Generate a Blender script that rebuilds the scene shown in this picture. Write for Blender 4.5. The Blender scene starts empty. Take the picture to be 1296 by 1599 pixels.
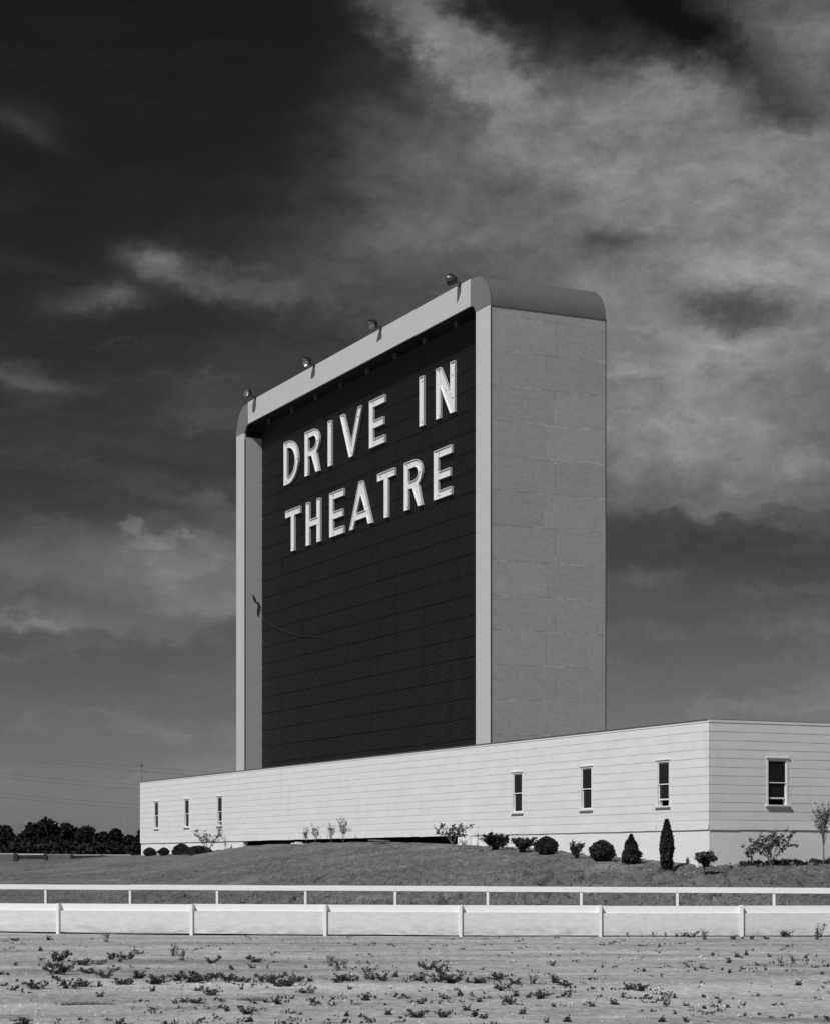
import bpy, math, random
from mathutils import Vector, Matrix, noise
from mathutils.geometry import tessellate_polygon
R = random.Random(7)
SC = bpy.context.scene; COL = SC.collection
# ---------------------------------------------------------------- survey of the place
H, F, CX, HY = 1.5, 3300.0, 648.0, 1345.0        # eye height, focal length and frame of the view camera
Lx, Ly, Sx, Sy = -.4247, .9053, .9053, .4247     # directions of the long front and of the short side
C0 = (8.345, 60.0)                               # near corner of the low building
ANG = math.atan2(-Ly, -Lx)
def zat(v, y): return H + (HY - v) / F * y
def front(u, off=0.0):                           # distance along the front and depth, off metres behind it
    r = (u - CX) / F; cx, cy = C0[0] + off*Sx, C0[1] + off*Sy
    t = (r*cy - cx) / (Lx - r*Ly); return t, cy + t*Ly
def side(u, off=0.0):                            # off metres outside the side wall
    r = (u - CX) / F; cx, cy = C0[0] - off*Lx, C0[1] - off*Ly
    s = (r*cy - cx) / (Sx - r*Sy); return s, cy + s*Sy
def interp(tab, u):
    if u <= tab[0][0]: return tab[0][1]
    for (a, b), (c, d) in zip(tab, tab[1:]):
        if u <= c: k = (u-a)/(c-a); return b + (d-b)*k
    return tab[-1][1]
def loc2w(X, Y, Z): return Vector((C0[0] - X*Lx + Y*Sx, C0[1] - X*Ly + Y*Sy, Z))
def sm(a, b, x):
    k = max(0, min(1, (x-a)/(b-a))); return k*k*(3-2*k)
# ---------------------------------------------------------------- node helpers
class E:                                         # a value inside a node tree
    def __init__(s, nt, sock): s.nt, s.s = nt, sock
    def op(s, o, *a):
        n = s.nt.nodes.new('ShaderNodeMath'); n.operation = o
        for i, x in enumerate((s,)+a):
            if isinstance(x, E): s.nt.links.new(x.s, n.inputs[i])
            else: n.inputs[i].default_value = x
        return E(s.nt, n.outputs[0])
    def __add__(s, o): return s.op('ADD', o)
    def __radd__(s, o): return s.op('ADD', o)
    def __sub__(s, o): return s.op('SUBTRACT', o)
    def __rsub__(s, o): return (s*-1.0) + o
    def __mul__(s, o): return s.op('MULTIPLY', o)
    def __rmul__(s, o): return s.op('MULTIPLY', o)
    def __truediv__(s, o): return s.op('DIVIDE', o)
    def pow(s, o): return s.op('POWER', o)
    def clamp(s, a=0., b=1.): return s.op('MAXIMUM', a).op('MINIMUM', b)
    def smooth(s, a, b):
        n = s.nt.nodes.new('ShaderNodeMapRange'); n.interpolation_type = 'SMOOTHSTEP'
        s.nt.links.new(s.s, n.inputs[0]); n.inputs[1].default_value = a; n.inputs[2].default_value = b
        return E(s.nt, n.outputs[0])
def combine(nt, x, y, z=0.0):
    n = nt.nodes.new('ShaderNodeCombineXYZ')
    for i, v in enumerate((x, y, z)):
        if isinstance(v, E): nt.links.new(v.s, n.inputs[i])
        else: n.inputs[i].default_value = v
    return n.outputs[0]
def nz(nt, vec, scale, detail=4, rough=.55, dist=0.0):
    n = nt.nodes.new('ShaderNodeTexNoise'); nt.links.new(vec, n.inputs['Vector'])
    n.inputs['Scale'].default_value = scale; n.inputs['Detail'].default_value = detail
    n.inputs['Roughness'].default_value = rough; n.inputs['Distortion'].default_value = dist
    return E(nt, n.outputs['Fac'])
def coords(nt):
    n = nt.nodes.new('ShaderNodeTexCoord'); s = nt.nodes.new('ShaderNodeSeparateXYZ')
    nt.links.new(n.outputs['Object'], s.inputs[0])
    return n.outputs['Object'], E(nt, s.outputs[0]), E(nt, s.outputs[1]), E(nt, s.outputs[2])
def mat(name, col=.5, rough=.8, var=0.0, vscale=2.0, bump=0.0, bscale=20.0, metal=0.0, fn=None, spec=.3, stretch=(1,1,1)):
    m = bpy.data.materials.new(name); m.use_nodes = True; nt = m.node_tree
    b = nt.nodes['Principled BSDF']; b.inputs['Roughness'].default_value = rough
    b.inputs['Metallic'].default_value = metal; b.inputs['Specular IOR Level'].default_value = spec
    o, x, y, z = coords(nt)
    vec = combine(nt, x*stretch[0], y*stretch[1], z*stretch[2])
    val = (nz(nt, vec, vscale, 6, .6) - .5) * (2*var) + 1.0
    val = val * col
    if fn: val = fn(nt, vec, x, y, z, val)
    nt.links.new(combine(nt, val, val, val), b.inputs['Base Color'])
    if bump:
        bn = nt.nodes.new('ShaderNodeBump'); bn.inputs['Strength'].default_value = 1; bn.inputs['Distance'].default_value = bump
        nt.links.new(nz(nt, vec, bscale, 5, .65).s, bn.inputs['Height']); nt.links.new(bn.outputs[0], b.inputs['Normal'])
    return m
# ---------------------------------------------------------------- mesh helpers
class MB:
    def __init__(s): s.v, s.f, s.m = [], [], []
    def face(s, pts, mi=0):
        i = len(s.v); s.v += [tuple(p) for p in pts]; s.f.append(tuple(range(i, i+len(pts)))); s.m.append(mi)
    def box(s, a, b, mi=0):
        (x0,y0,z0), (x1,y1,z1) = a, b; i = len(s.v)
        s.v += [(x0,y0,z0),(x1,y0,z0),(x1,y1,z0),(x0,y1,z0),(x0,y0,z1),(x1,y0,z1),(x1,y1,z1),(x0,y1,z1)]
        for q in ((0,3,2,1),(4,5,6,7),(0,1,5,4),(1,2,6,5),(2,3,7,6),(3,0,4,7)):
            s.f.append(tuple(i+k for k in q)); s.m.append(mi)
    def tube(s, pts, rad, n=6, cap=True):
        pts = [Vector(p) for p in pts]; base = len(s.v)
        for k, p in enumerate(pts):
            d = (pts[min(k+1, len(pts)-1)] - pts[max(k-1, 0)]).normalized()
            a = d.cross(Vector((.31,.22,.92))); a = a.normalized() if a.length > .05 else d.orthogonal().normalized()
            b = d.cross(a); r = rad[k] if isinstance(rad, (list, tuple)) else rad
            for j in range(n):
                an = 2*math.pi*j/n; s.v.append(tuple(p + a*(r*math.cos(an)) + b*(r*math.sin(an))))
        for k in range(len(pts)-1):
            for j in range(n):
                s.f.append((base+k*n+j, base+k*n+(j+1)%n, base+(k+1)*n+(j+1)%n, base+(k+1)*n+j)); s.m.append(0)
        if cap:
            s.f.append(tuple(base+j for j in range(n))[::-1]); s.f.append(tuple(base+(len(pts)-1)*n+j for j in range(n))); s.m += [0, 0]
    def leaf(s, p, size, el=1.8, up=0.0, rnd=R, d=None):
        if d is None: d = Vector((rnd.gauss(0,1), rnd.gauss(0,1), rnd.gauss(0,1)+up)).normalized()
        w = d.cross(Vector((rnd.gauss(0,1), rnd.gauss(0,1), rnd.gauss(0,1)))).normalized()
        n = d.cross(w); p = Vector(p); l = size*el/2
        s.face([p-d*l, p+w*size/2+n*size*.12, p+d*l, p-w*size/2+n*size*.12])
    def build(s, name, mats, parent=None, smooth=False, loc=None):
        me = bpy.data.meshes.new(name); me.from_pydata(s.v, [], s.f)
        for m in (mats if isinstance(mats, (list, tuple)) else [mats]): me.materials.append(m)
        if any(s.m): me.polygons.foreach_set('material_index', s.m)
        if smooth: me.polygons.foreach_set('use_smooth', [True]*len(s.f))
        me.update(); o = bpy.data.objects.new(name, me); COL.objects.link(o)
        if parent: o.parent = parent
        if loc: o.location = loc
        return o
def empty(name, loc=(0,0,0), rz=0.0):
    o = bpy.data.objects.new(name, None); COL.objects.link(o); o.location = loc; o.rotation_euler.z = rz
    o.empty_display_size = .2; return o
def tag(o, label=None, cat=None, group=None, kind=None):
    for k, v in (('label', label), ('category', cat), ('group', group), ('kind', kind)):
        if v: o[k] = v
    return o
def bevel(o, w=.006):
    m = o.modifiers.new('Bevel', 'BEVEL'); m.width = w; m.segments = 2; m.limit_method = 'ANGLE'
# ---------------------------------------------------------------- terrain
def rail_y(u):
    u = max(-900, min(2400, u)); return 55 - .0063*u + .5e-6*u*u
def fence_y(u):
    u = max(-900, min(2200, u)); return 44.2 - 4.9e-3*u + 2.2e-6*u*u
VC = [(-900,1356),(-300,1350),(0,1346.5),(70,1344.5),(120,1342),(170,1338),(220,1336),(300,1332),(350,1327),(383,1322),(422,1319.5),(483,1317),(540,1315.6),(600,1315.6),(650,1316.2),(718,1319),
      (740,1320),(800,1323),(877,1329),(917,1335),(1012,1343),(1040,1346),(1107,1350.5),(1140,1351),(1220,1346),(1300,1345),(1600,1344),(2200,1342)]
def ground_z(x, y, detail=True):
    if y < 30: z = 0.0
    else:
        u = CX + F*x/y; uc = max(-900, min(2200, u))
        toe = rail_y(uc) + .6
        if uc < 1107: yw = front(max(uc, -150))[1]
        else: yw = side(min(uc, 1900))[1]
        if uc < 220: yw = min(yw, 108 + (220-uc)*.05)
        zw = zat(interp(VC, uc), yw)
        s = (y - toe) / (yw - toe)
        if s <= 0: z = 0.0
        elif s < 1: z = zw * (.62*s + .38*(1-(1-s)**1.7))
        else: z = zw * (1 - sm(0, 55, y - yw - 2)) if uc < 220 or uc > 1107 else zw * (1 - sm(12, 60, y-yw))
        z *= sm(-1400, -700, u) * (1 - sm(2600, 3600, u))
    if detail and 12 < y < 140 and abs(x) < 40:
        mound = sm(.1, .5, z)
        n = noise.fractal(Vector((x*.9, y*.9, 0)), .9, 2.1, 4) * (.018 + .012*mound)
        # erosion rills that run obliquely down the bank
        xa = x - (y-50)*.17 + .5*noise.noise(Vector((x*.5, y*.3, 1)))
        q = Vector((xa*1.25, y*.13, 3.3)); rid = 1 - abs(noise.noise(q)*2)
        gate = sm(-.12, .12, noise.noise(Vector((x*.33, y*.3, 9))))
        n -= mound * max(0, rid - .80) * 1.0 * (1 - sm(60, 78, y)) * gate
        n += mound * noise.fractal(Vector((x*2.3, y*1.3, 4)), .8, 2.0, 3) * .022
        if fence_y(CX+F*x/max(y,1)) - .35 < y < fence_y(CX+F*x/max(y,1)) + .4: n *= .3
        z += n + noise.noise(Vector((x*.12, y*.2, 5))) * .03 * (1-mound)
    return z
def axis(spans):
    out = []
    for a, b, st in spans:
        n = max(1, int(round((b-a)/st))); out += [a + (b-a)*k/n for k in range(n)]
    return out + [spans[-1][1]]
xs = axis([(-3000,-400,650),(-400,-60,40),(-60,-20,2),(-20,14,.085),(14,30,1),(30,80,10),(80,400,60),(400,3000,650)])
ys = axis([(-400,-20,40),(-20,14,4),(14,50,.16),(50,62,.13),(62,112,.35),(112,180,2),(180,400,20),(400,4000,400)])
g = MB(); nx = len(xs)
for y in ys:
    for x in xs: g.v.append((x, y, ground_z(x, y)))
for j in range(len(ys)-1):
    for i in range(nx-1): g.f.append((j*nx+i, j*nx+i+1, (j+1)*nx+i+1, (j+1)*nx+i))
g.m = [0]*len(g.f)
def ground_fn(nt, vec, x, y, z, val):
    e = y + x*.28
    mound = (e + (nz(nt, vec, .8, 3)-.5)*1.2).smooth(47.2, 49.0)
    streak = nz(nt, combine(nt, x*.16, y*.62), 1.0, 4, .55)
    fine = nz(nt, combine(nt, x, y*1.0), 7.0, 6, .7)
    grit = nz(nt, combine(nt, x*9.0, y*3.0, 1.0), 1.0, 5, .75)
    pale = ((streak-.5)*1.5 + (nz(nt, combine(nt, x*.9, y*.9, 5.0), 1.0, 4, .6)-.5)*.8 + (fine-.5)*1.0 + (grit-.5)*1.5 + 1.0)*.425
    band = (1.0 - ((y + (nz(nt, vec, .3, 2)-.5)*2.5 - 24.5)*.55).op('ABSOLUTE')).clamp() * .09
    pale = pale + band
    pale = pale * (1.0 - (nz(nt, combine(nt, x*.25, y*.9, 4.0), 1.0, 4).smooth(.54, .68))*.22)
    spk = nz(nt, vec, 28, 3, .6).smooth(.64, .74) * .13
    patch = nz(nt, combine(nt, x*.35, y*.16, 2.0), 1.0, 5, .62)
    mott = nz(nt, combine(nt, x*4.0, y*.9, 1.0), 1.0, 5, .75)
    dark = ((patch-.5)*1.2 + (mott-.5)*2.3 + 1.0) * .158
    dry = nz(nt, combine(nt, x*.3, y*.25, 7.0), 1.0, 5, .65).smooth(.52, .70) * .07
    # deep narrow cracks up the bank, their inner shade painted into the soil colour
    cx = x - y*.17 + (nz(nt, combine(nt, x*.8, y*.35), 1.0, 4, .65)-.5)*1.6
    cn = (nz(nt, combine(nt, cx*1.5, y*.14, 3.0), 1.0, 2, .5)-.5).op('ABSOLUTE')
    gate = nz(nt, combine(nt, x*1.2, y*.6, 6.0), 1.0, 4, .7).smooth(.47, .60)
    crack_shade = (1.0 - cn.smooth(.004, .020)) * gate * (1.0 - y.smooth(58.0, 74.0))
    dark = (dark + dry) * (1.0 - crack_shade*.62)
    return (pale - spk) * (1.0 - mound) + dark * mound
M = {}
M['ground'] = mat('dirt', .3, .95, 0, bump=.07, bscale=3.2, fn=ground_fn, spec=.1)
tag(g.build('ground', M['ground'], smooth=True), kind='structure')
# ---------------------------------------------------------------- materials
def siding_fn(nt, vec, x, y, z, val):
    d = nz(nt, combine(nt, (x+y)*.55, z*5.0), 1.0, 5, .6)
    stain = nz(nt, combine(nt, (x+y)*2.2, z*.35, 1.0), 1.0, 4).smooth(.56, .75)*.05
    return val * ((d-.5)*.22 + 1.0) - stain
M['siding'] = mat('white_siding', .78, .75, .05, 1.2, .002, 60, fn=siding_fn)
M['foundation'] = mat('whitewashed_concrete', .86, .9, .08, 2.5, .006, 25, stretch=(1,1,2))
M['trim'] = mat('white_trim_paint', .80, .5, .05, 4)
M['fence_white'] = mat('fence_white_paint', .84, .65, .05, 3, .002, 40, fn=lambda nt, vec, x, y, z, v: v*(1.0 - nz(nt, combine(nt, (x+y*.2)*2.0, z*30.0), 1.0, 5, .7).smooth(.56,.8)*.28))
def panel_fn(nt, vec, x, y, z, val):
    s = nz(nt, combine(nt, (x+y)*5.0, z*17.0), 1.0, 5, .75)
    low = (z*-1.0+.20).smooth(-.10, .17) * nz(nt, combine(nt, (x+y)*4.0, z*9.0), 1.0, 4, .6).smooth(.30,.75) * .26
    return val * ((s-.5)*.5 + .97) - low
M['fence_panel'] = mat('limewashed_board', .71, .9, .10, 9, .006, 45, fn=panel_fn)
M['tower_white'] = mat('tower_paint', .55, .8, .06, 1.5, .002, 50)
def side_fn(nt, vec, x, y, z, val):
    # four-foot courses of boards with staggered upright joints, whitish filler left along parts of them
    zz = (z - 2.26) / 1.22
    fr = zz.op('FRACT'); course = zz.op('FLOOR')
    dz = (fr - .5).op('ABSOLUTE')*-1.0 + .5                      # 0 at the joint
    odd = (course*.5).op('FRACT').op('GREATER_THAN', .25)
    jx = odd*-.42 + 3.17
    dx = (y - jx).op('ABSOLUTE')
    lineh = (dz*1.22).smooth(.010, .026)*-1.0 + 1.0; linev = dx.smooth(.010, .024)*-1.0 + 1.0
    fill_n = nz(nt, combine(nt, y*1.3, course*3.7, x), 1.0, 3, .7).smooth(.48, .60)
    rag = nz(nt, combine(nt, y*14, z*14), 1.0, 3, .6)
    wide = ((dz*1.22) - (rag-.5)*.10).smooth(.012, .045)*-1.0 + 1.0
    wv = (dx - (rag-.5)*.06).smooth(.008, .035)*-1.0 + 1.0
    fillv = nz(nt, combine(nt, 3.0, course*2.3, z*1.1), 1.0, 3, .6).smooth(.46, .6)
    tone = nz(nt, combine(nt, odd*5.0, course*9.1, (y - jx).op('GREATER_THAN', 0.0)*7.0), 1.7, 1)
    grain = nz(nt, combine(nt, y*1.5, z*9.0, x), 1.0, 5, .65)
    v = val * ((tone-.5)*.34 + (grain-.5)*.30 + (nz(nt, combine(nt, y*9.0, z*9.0, x), 1.0, 4, .7)-.5)*.45 + 1.0)
    v = v * (1.0 - lineh*(1.0-fill_n)*.24) * (1.0 - linev*(1.0-fillv)*.18)
    return (v + wide*fill_n*.13 + wv*fillv*.10).clamp()
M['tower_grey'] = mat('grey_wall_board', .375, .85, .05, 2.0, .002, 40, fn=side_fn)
M['reveal'] = mat('grey_reveal_board', .40, .85, .07, 1.5, .002, 40)
M['metal'] = mat('weathered_roof_metal', .14, .6, .10, 1.2, .003, 6)
M['corner'] = mat('dull_corner_metal', .19, .7, .07, 1.5)
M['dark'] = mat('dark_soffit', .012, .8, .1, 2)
M['joint'] = mat('dark_joint', .10, .8)
def corr_fn(nt, vec, x, y, z, val):
    st = nz(nt, combine(nt, x*1.6, z*.25), 1.0, 5, .6)
    return val * ((st-.5)*.55 + 1.0)
M['corr'] = mat('dark_corrugated_paint', .021, .55, .12, .6, fn=corr_fn, spec=.35)
M['letter'] = mat('letter_enamel', .80, .45, .08, 3, fn=lambda nt, vec, x, y, z, v: v*(1.0 - nz(nt, combine(nt, x*5, z*1.2), 1.0, 5, .7).smooth(.62,.8)*.35))
M['rim'] = mat('letter_rim_metal', .62, .5, .1, 3)
M['black'] = mat('black_fitting', .03, .5)
M['glass_lamp'] = mat('lamp_reflector', .55, .18, metal=.9)
M['lamp_body'] = mat('lamp_housing', .06, .35, .1, 5, metal=.4, spec=.6)
M['bracket'] = mat('bracket_paint', .10, .8)
M['rim_out'] = mat('shaded_letter_return', .40, .6, .1, 3)  # outer rim faces darkened: shade of the letter undersides put into the colour
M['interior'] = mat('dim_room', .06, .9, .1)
M['leaf_dark'] = mat('evergreen_leaf', .030, .7, .35, 6)
M['leaf_mid'] = mat('shrub_leaf', .06, .65, .35, 6)
M['leaf_soft'] = mat('dusty_leaf', .10, .7, .35, 6)
M['leaf_pale'] = mat('pale_leaf', .17, .7, .3, 6)
M['weed'] = mat('weed_leaf', .062, .65, .4, 8)
M['dry_grass'] = mat('dry_grass_blade', .13, .9, .5, 3)
M['bark'] = mat('twig_bark', .13, .9, .2, 9)
M['bark_dark'] = mat('trunk_bark', .05, .9, .2, 3)
M['tree_leaf'] = mat('far_foliage', .016, .8, .5, .25)
M['wood_grey'] = mat('weathered_fence_wood', .14, .9, .3, 1.5)
M['wood_pale'] = mat('pale_fence_board', .5, .8, .2, 1.5)
M['wire'] = mat('wire', .19, .6)
m = bpy.data.materials.new('window_glass'); m.use_nodes = True; b = m.node_tree.nodes['Principled BSDF']
b.inputs['Base Color'].default_value = (.02,.02,.02,1); b.inputs['Roughness'].default_value = .04
b.inputs['Specular IOR Level'].default_value = .13; M['glass'] = m
m = bpy.data.materials.new('lamp_glass'); m.use_nodes = True; b = m.node_tree.nodes['Principled BSDF']
b.inputs['Base Color'].default_value = (.8,.8,.8,1); b.inputs['Roughness'].default_value = .05
b.inputs['Transmission Weight'].default_value = .9; M['clear'] = m
# ---------------------------------------------------------------- low white building
bld = empty('clapboard_building', (C0[0], C0[1], 0), ANG)
tag(bld, 'long low white sided building at the foot of the tower', 'building')
ZT = zat(1124, 60.0); ZS = zat(1294.5, 60.0); TL = front(220)[0]; SD = 16.0
NC = 12; CH = (ZT - .07 - ZS) / NC
def fx(u): return -front(u)[0]
def fwin(uc, vt, vb, wpx, kind):      # centre px, head and sill px on the long front
    t, y = front(uc); w = .74
    return dict(c=-t, w=w, z0=zat(vb, y), z1=zat(vt, y), kind=kind, wall='f')
WINS = [fwin(244.5,1252.5,1296.5,9,'shut'), fwin(292,1248.5,1294.5,9,'shut'), fwin(343.5,1244.5,1290.5,9,'open'),
        fwin(808.5,1206.5,1268,15,'shut'), fwin(916,1196.5,1260,17,'shut'), fwin(1036,1185.5,1256,18,'open')]
zz0 = sum(w['z0'] for w in WINS)/6; zz1 = sum(w['z1'] for w in WINS)/6
for w in WINS: w['z0'], w['z1'] = zz0, zz1
s, y = side(1213.5); WINS.append(dict(c=s, w=.74, z0=zz0, z1=zz1, kind='open', wall='s'))
def wall_pt(wall, a, out, z): return (a, -out, z) if wall == 'f' else (out, a, z)
def siding(wall, a0, a1, wins):
    mb = MB(); rn = random.Random(3 if wall == 'f' else 5)
    holes = [(w['c']-w['w']/2, w['c']+w['w']/2, w['z0'], w['z1']) for w in wins]
    for k in range(NC):
        z0, z1 = ZS + k*CH, ZS + (k+1)*CH
        cuts = [a0, a1] + [h[i] for h in holes for i in (0, 1)]
        a = a0 + rn.uniform(.1, .6)
        while a < a1 - .05: cuts.append(a); a += .61 if wall == 'f' else .61
        cuts = sorted(c for c in set(cuts) if a0 <= c <= a1)
        for p, q in zip(cuts, cuts[1:]):
            if q - p < 1e-4: continue
            zs = [z0, z1]
            for h in holes:
                if h[0] - 1e-5 <= p and q <= h[1] + 1e-5:
                    zs = [z for z in (z0, z1) if not h[2] < z < h[3]] + [z for z in (h[2], h[3]) if z0 < z < z1]
                    zs = sorted(zs)
            pr = (.006 if wall == 'f' else .004) + rn.uniform(0, .004); dz = rn.uniform(-.008, .002)
            pairs = list(zip(zs, zs[1:])) if len(zs) > 1 else []
            for za, zb in pairs:
                mid = (za+zb)/2
                if any(h[0]-1e-5 <= p and q <= h[1]+1e-5 and h[2] < mid < h[3] for h in holes): continue
                oa = pr*(1-(za-z0)/CH) + .004; ob = pr*(1-(zb-z0)/CH) + .004
                zl = za + (dz if za == z0 else 0)
                if k == 0 and za == z0: oa += .012 + rn.uniform(-.004,.006); zl -= .02 + rn.uniform(0,.010)
                mb.face([wall_pt(wall, p, oa, zl), wall_pt(wall, q, oa, zl), wall_pt(wall, q, ob, zb), wall_pt(wall, p, ob, zb)])
                mb.face([wall_pt(wall, p, 0, zl), wall_pt(wall, q, 0, zl), wall_pt(wall, q, oa, zl), wall_pt(wall, p, oa, zl)])
    # frieze strip at the top
    zt = ZT - .07
    A, B = wall_pt(wall, a0, .018, zt), wall_pt(wall, a1, .018, ZT)
    mb.box((min(A[0],B[0],0 if wall=='s' else 1e9), min(A[1],B[1]), zt), (max(A[0],B[0]), max(A[1],B[1],0 if wall=='f' else -1e9), ZT))
    return mb
fw = siding('f', -TL, .008, [w for w in WINS if w['wall'] == 'f']).build('front_siding', M['siding'], bld)
sw = siding('s', -.008, SD, [w for w in WINS if w['wall'] == 's']).build('side_siding', M['siding'], bld)
cb = MB(); cb.box((-TL-.03,-.028,ZS-.02),(-TL+.04,.1,ZT+.001))
cb.build('corner_board', M['trim'], bld)
rf = MB(); rf.box((-TL-.01,-.045,ZT+.002),(-.012,SD+.05,ZT+.022)); rf.build('roof', M['metal'], bld)
bw = MB(); bw.box((-TL,SD-.2,-.5),(-.02,SD,ZT)); bw.box((-TL,.06,-.5),(-TL+.05,SD-.2,ZT)); bw.build('rear_wall', M['siding'], bld)
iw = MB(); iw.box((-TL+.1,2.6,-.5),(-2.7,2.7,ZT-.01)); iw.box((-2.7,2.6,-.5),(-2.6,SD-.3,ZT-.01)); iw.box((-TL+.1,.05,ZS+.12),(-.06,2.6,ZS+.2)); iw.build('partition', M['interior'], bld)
# foundation: concrete under both ends, an open dark gap in the middle
g0, g1 = fx(379), fx(720)
fd = MB(); fd.box((-TL,.025,-.6),(g0,.25,ZS+.02)); fd.build('foundation', M['foundation'], bld); fd = MB(); fd.box((g1,.012,-.6),(-.0065,.25,ZS+.02)); fd.box((-.25,.25,-.6),(-.006,SD,ZS+.02))
fd.box((g1,-.12,1.2),(g1+.9,.011,ZS-.06)); fd.box((g1+.12,-.20,1.2),(g1+.42,-.121,ZS-.10))
fd.build('foundation', M['foundation'], bld)
vb = MB(); vb.box((g0,1.2,-.5),(g1,1.3,ZS+.1)); vb.build('crawl_gap_dark_back', M['dark'], bld)  # near-black backing added so the open gap reads as deep shade
for w in WINS:
    f = w['wall']; c, hw, z0, z1 = w['c'], w['w']/2, w['z0'], w['z1']; mb = MB()
    def bx(mb, a0, a1, o0, o1, za, zb):
        A, B = wall_pt(f, a0, o0, za), wall_pt(f, a1, o1, zb)
        mb.box([min(p) for p in zip(A, B)], [max(p) for p in zip(A, B)])
    T = .055
    bx(mb, c-hw, c-hw+T, -.16, .018, z0, z1); bx(mb, c+hw-T, c+hw, -.16, .018, z0, z1)
    bx(mb, c-hw+T, c+hw-T, -.16, .016, z1-T, z1); bx(mb, c-hw-.03, c+hw+.03, -.02, .050, z1+.001, z1+.024)
    fr = mb.build('window', M['trim'], bld)
    sl = MB(); bx(sl, c-hw-.05, c+hw+.05, -.16, .085, z0-.045, z0-.001); sl.build('sill', M['trim'], fr)
    a, b2 = c-hw+T+.002, c+hw-T-.002; zi0, zi1 = z0+.002, z1-T-.002; mid = (zi0+zi1)/2
    up = .17 if w['kind'] == 'open' else 0.0
    def sash(za, zb, o, thick_bottom):
        sb = MB(); e = .022
        bx(sb, a, a+e, o-.03, o, za, zb); bx(sb, b2-e, b2, o-.03, o, za, zb)
        bx(sb, a+e, b2-e, o-.03, o, zb-.032, zb); bx(sb, a+e, b2-e, o-.03, o, za, za+thick_bottom)
        q = sb.build('sash', M['trim'], fr)
        gm = MB(); bx(gm, a+e, b2-e, o-.018, o-.012, za+thick_bottom, zb-.032); gm.build('glass_pane', M['glass'], fr)
    sash(mid-.02, zi1, -.012, .03)                      # upper sash, outer track
    sash(zi0+up, mid+.02+up, -.045, .045)                # lower sash, pushed up a little where the window stands open
    wname = {'f': None}
labels = ['first window from the far left end', 'second window from the far left end', 'third window from the left end with its lower sash raised',
          'window just right of the tower foot', 'middle window of the right-hand three', 'window nearest the corner with its lower sash raised', 'window on the short side wall, lower sash raised']
for o, l in zip([c for c in bld.children if c.name.startswith('window')], labels): o['label'] = l
# ---------------------------------------------------------------- screen tower
YF = .60
def tx(u, off=0.0): return -front(u, YF+off)[0]
def td(u, off=0.0): return front(u, YF+off)[1]
XL, XR = tx(369.5), tx(766); XLi, XRi = tx(382.2), tx(743)
ZTOP = (zat(437, td(735)) + zat(628.5, td(389)))/2
ZB = (zat(479.5, td(737)) + zat(661, td(387)))/2
r_ = (946-CX)/F; px_, py_ = loc2w(XR, YF, 0)[:2]
DEP = (r_*py_ - px_) / (Sx - r_*Sy); YB = YF + DEP; RAD = 1.25; RC = .85
ZSH = ZTOP - RAD; ZBASE = ZT - .3
FXL, FXR = tx(388.5), tx(735)
print('TOWER', XL, XR, 'top', ZTOP, 'beam', ZB, 'depth', DEP, 'width', XR-XL)
tw = empty('screen_tower', (C0[0], C0[1], 0), ANG)
tag(tw, 'tall windowless drive-in screen tower with dark corrugated face and pale frame', 'tower')
for x0, x1 in ((XL, XLi), (XRi, XR)):
    sgn = 1 if x0 == XL else 0
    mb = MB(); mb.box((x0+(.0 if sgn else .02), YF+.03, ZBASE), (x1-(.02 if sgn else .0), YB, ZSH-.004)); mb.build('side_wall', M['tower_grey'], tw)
    mb = MB(); mb.box((x0+.012, YF-.012, ZBASE), (x1-.012, YF+.029, ZSH)); o = mb.build('column_facing', M['tower_white'], tw)
    mb = MB(); mb.box((x0-.004 if sgn else x1-.001, YF-.006, ZBASE), (x0+.011 if sgn else x1+.014, YF+.029, ZSH-.005)); mb.box((x1-.011 if sgn else x0-.001, YF-.006, ZBASE), (x1+.012 if sgn else x0+.011, YF+.04, ZSH-.3)); mb.build('edge_strip', M['joint'], tw)
mb = MB(); mb.box((XR-.03, YB-.03, ZBASE), (XR+.014, YB+.012, ZSH-.005)); mb.build('edge_strip', M['joint'], tw)
# inner faces of the recess
mb = MB(); mb.box((XLi-.019, YF+.045, ZBASE), (XLi+.006, YF+RC, ZB)); mb.build('recess_reveal', M['reveal'], tw)
mb = MB(); mb.box((XRi-.006, YF+.045, ZBASE), (XRi+.019, YF+RC, ZB)); mb.build('recess_reveal', M['reveal'], tw)
mb = MB(); mb.box((FXL, YF-.035, ZB), (FXR, YF+.03, ZTOP+.03)); o = mb.build('fascia', M['tower_white'], tw); bevel(o, .01)
def plate(side_):
    # corner plate with rounded shoulder outside and rounded opening inside
    xo = XR if side_ > 0 else XL; xf = FXR if side_ > 0 else FXL; xi = XRi if side_ > 0 else XLi
    pts = [(xf, ZTOP)]
    cxx = xo - side_*RAD
    for k in range(0, 17):
        a = math.pi/2*(1-k/16); pts.append((cxx + side_*RAD*math.cos(a), ZSH + RAD*math.sin(a)))
    pts.append((xi, ZSH)); rr = abs(xi-xf); cz = ZB - rr
    for k in range(0, 9):
        a = math.pi/2*k/8
        p = (xf + side_*rr*math.cos(a), cz + rr*math.sin(a))
        if p[1] > ZSH + .01: pts.append(p)
    pts.append((xf, ZB)) if abs(pts[-1][0]-xf) > 1e-3 else None
    mb = MB(); v3 = [Vector((x, 0, z)) for x, z in pts]
    tris = tessellate_polygon([v3]); yf, yb = YF-.012, YF+.03
    for t in tris:
        mb.face([(pts[i][0], yf, pts[i][1]) for i in t])
    for (a, b) in zip(pts, pts[1:]+pts[:1]):
        mb.face([(a[0], yf, a[1]), (b[0], yf, b[1]), (b[0], yb+.02, b[1]), (a[0], yb+.02, a[1])])
    return mb
for s_ in (-1, 1): plate(s_).build('corner_plate', M['corner'], tw)
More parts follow.
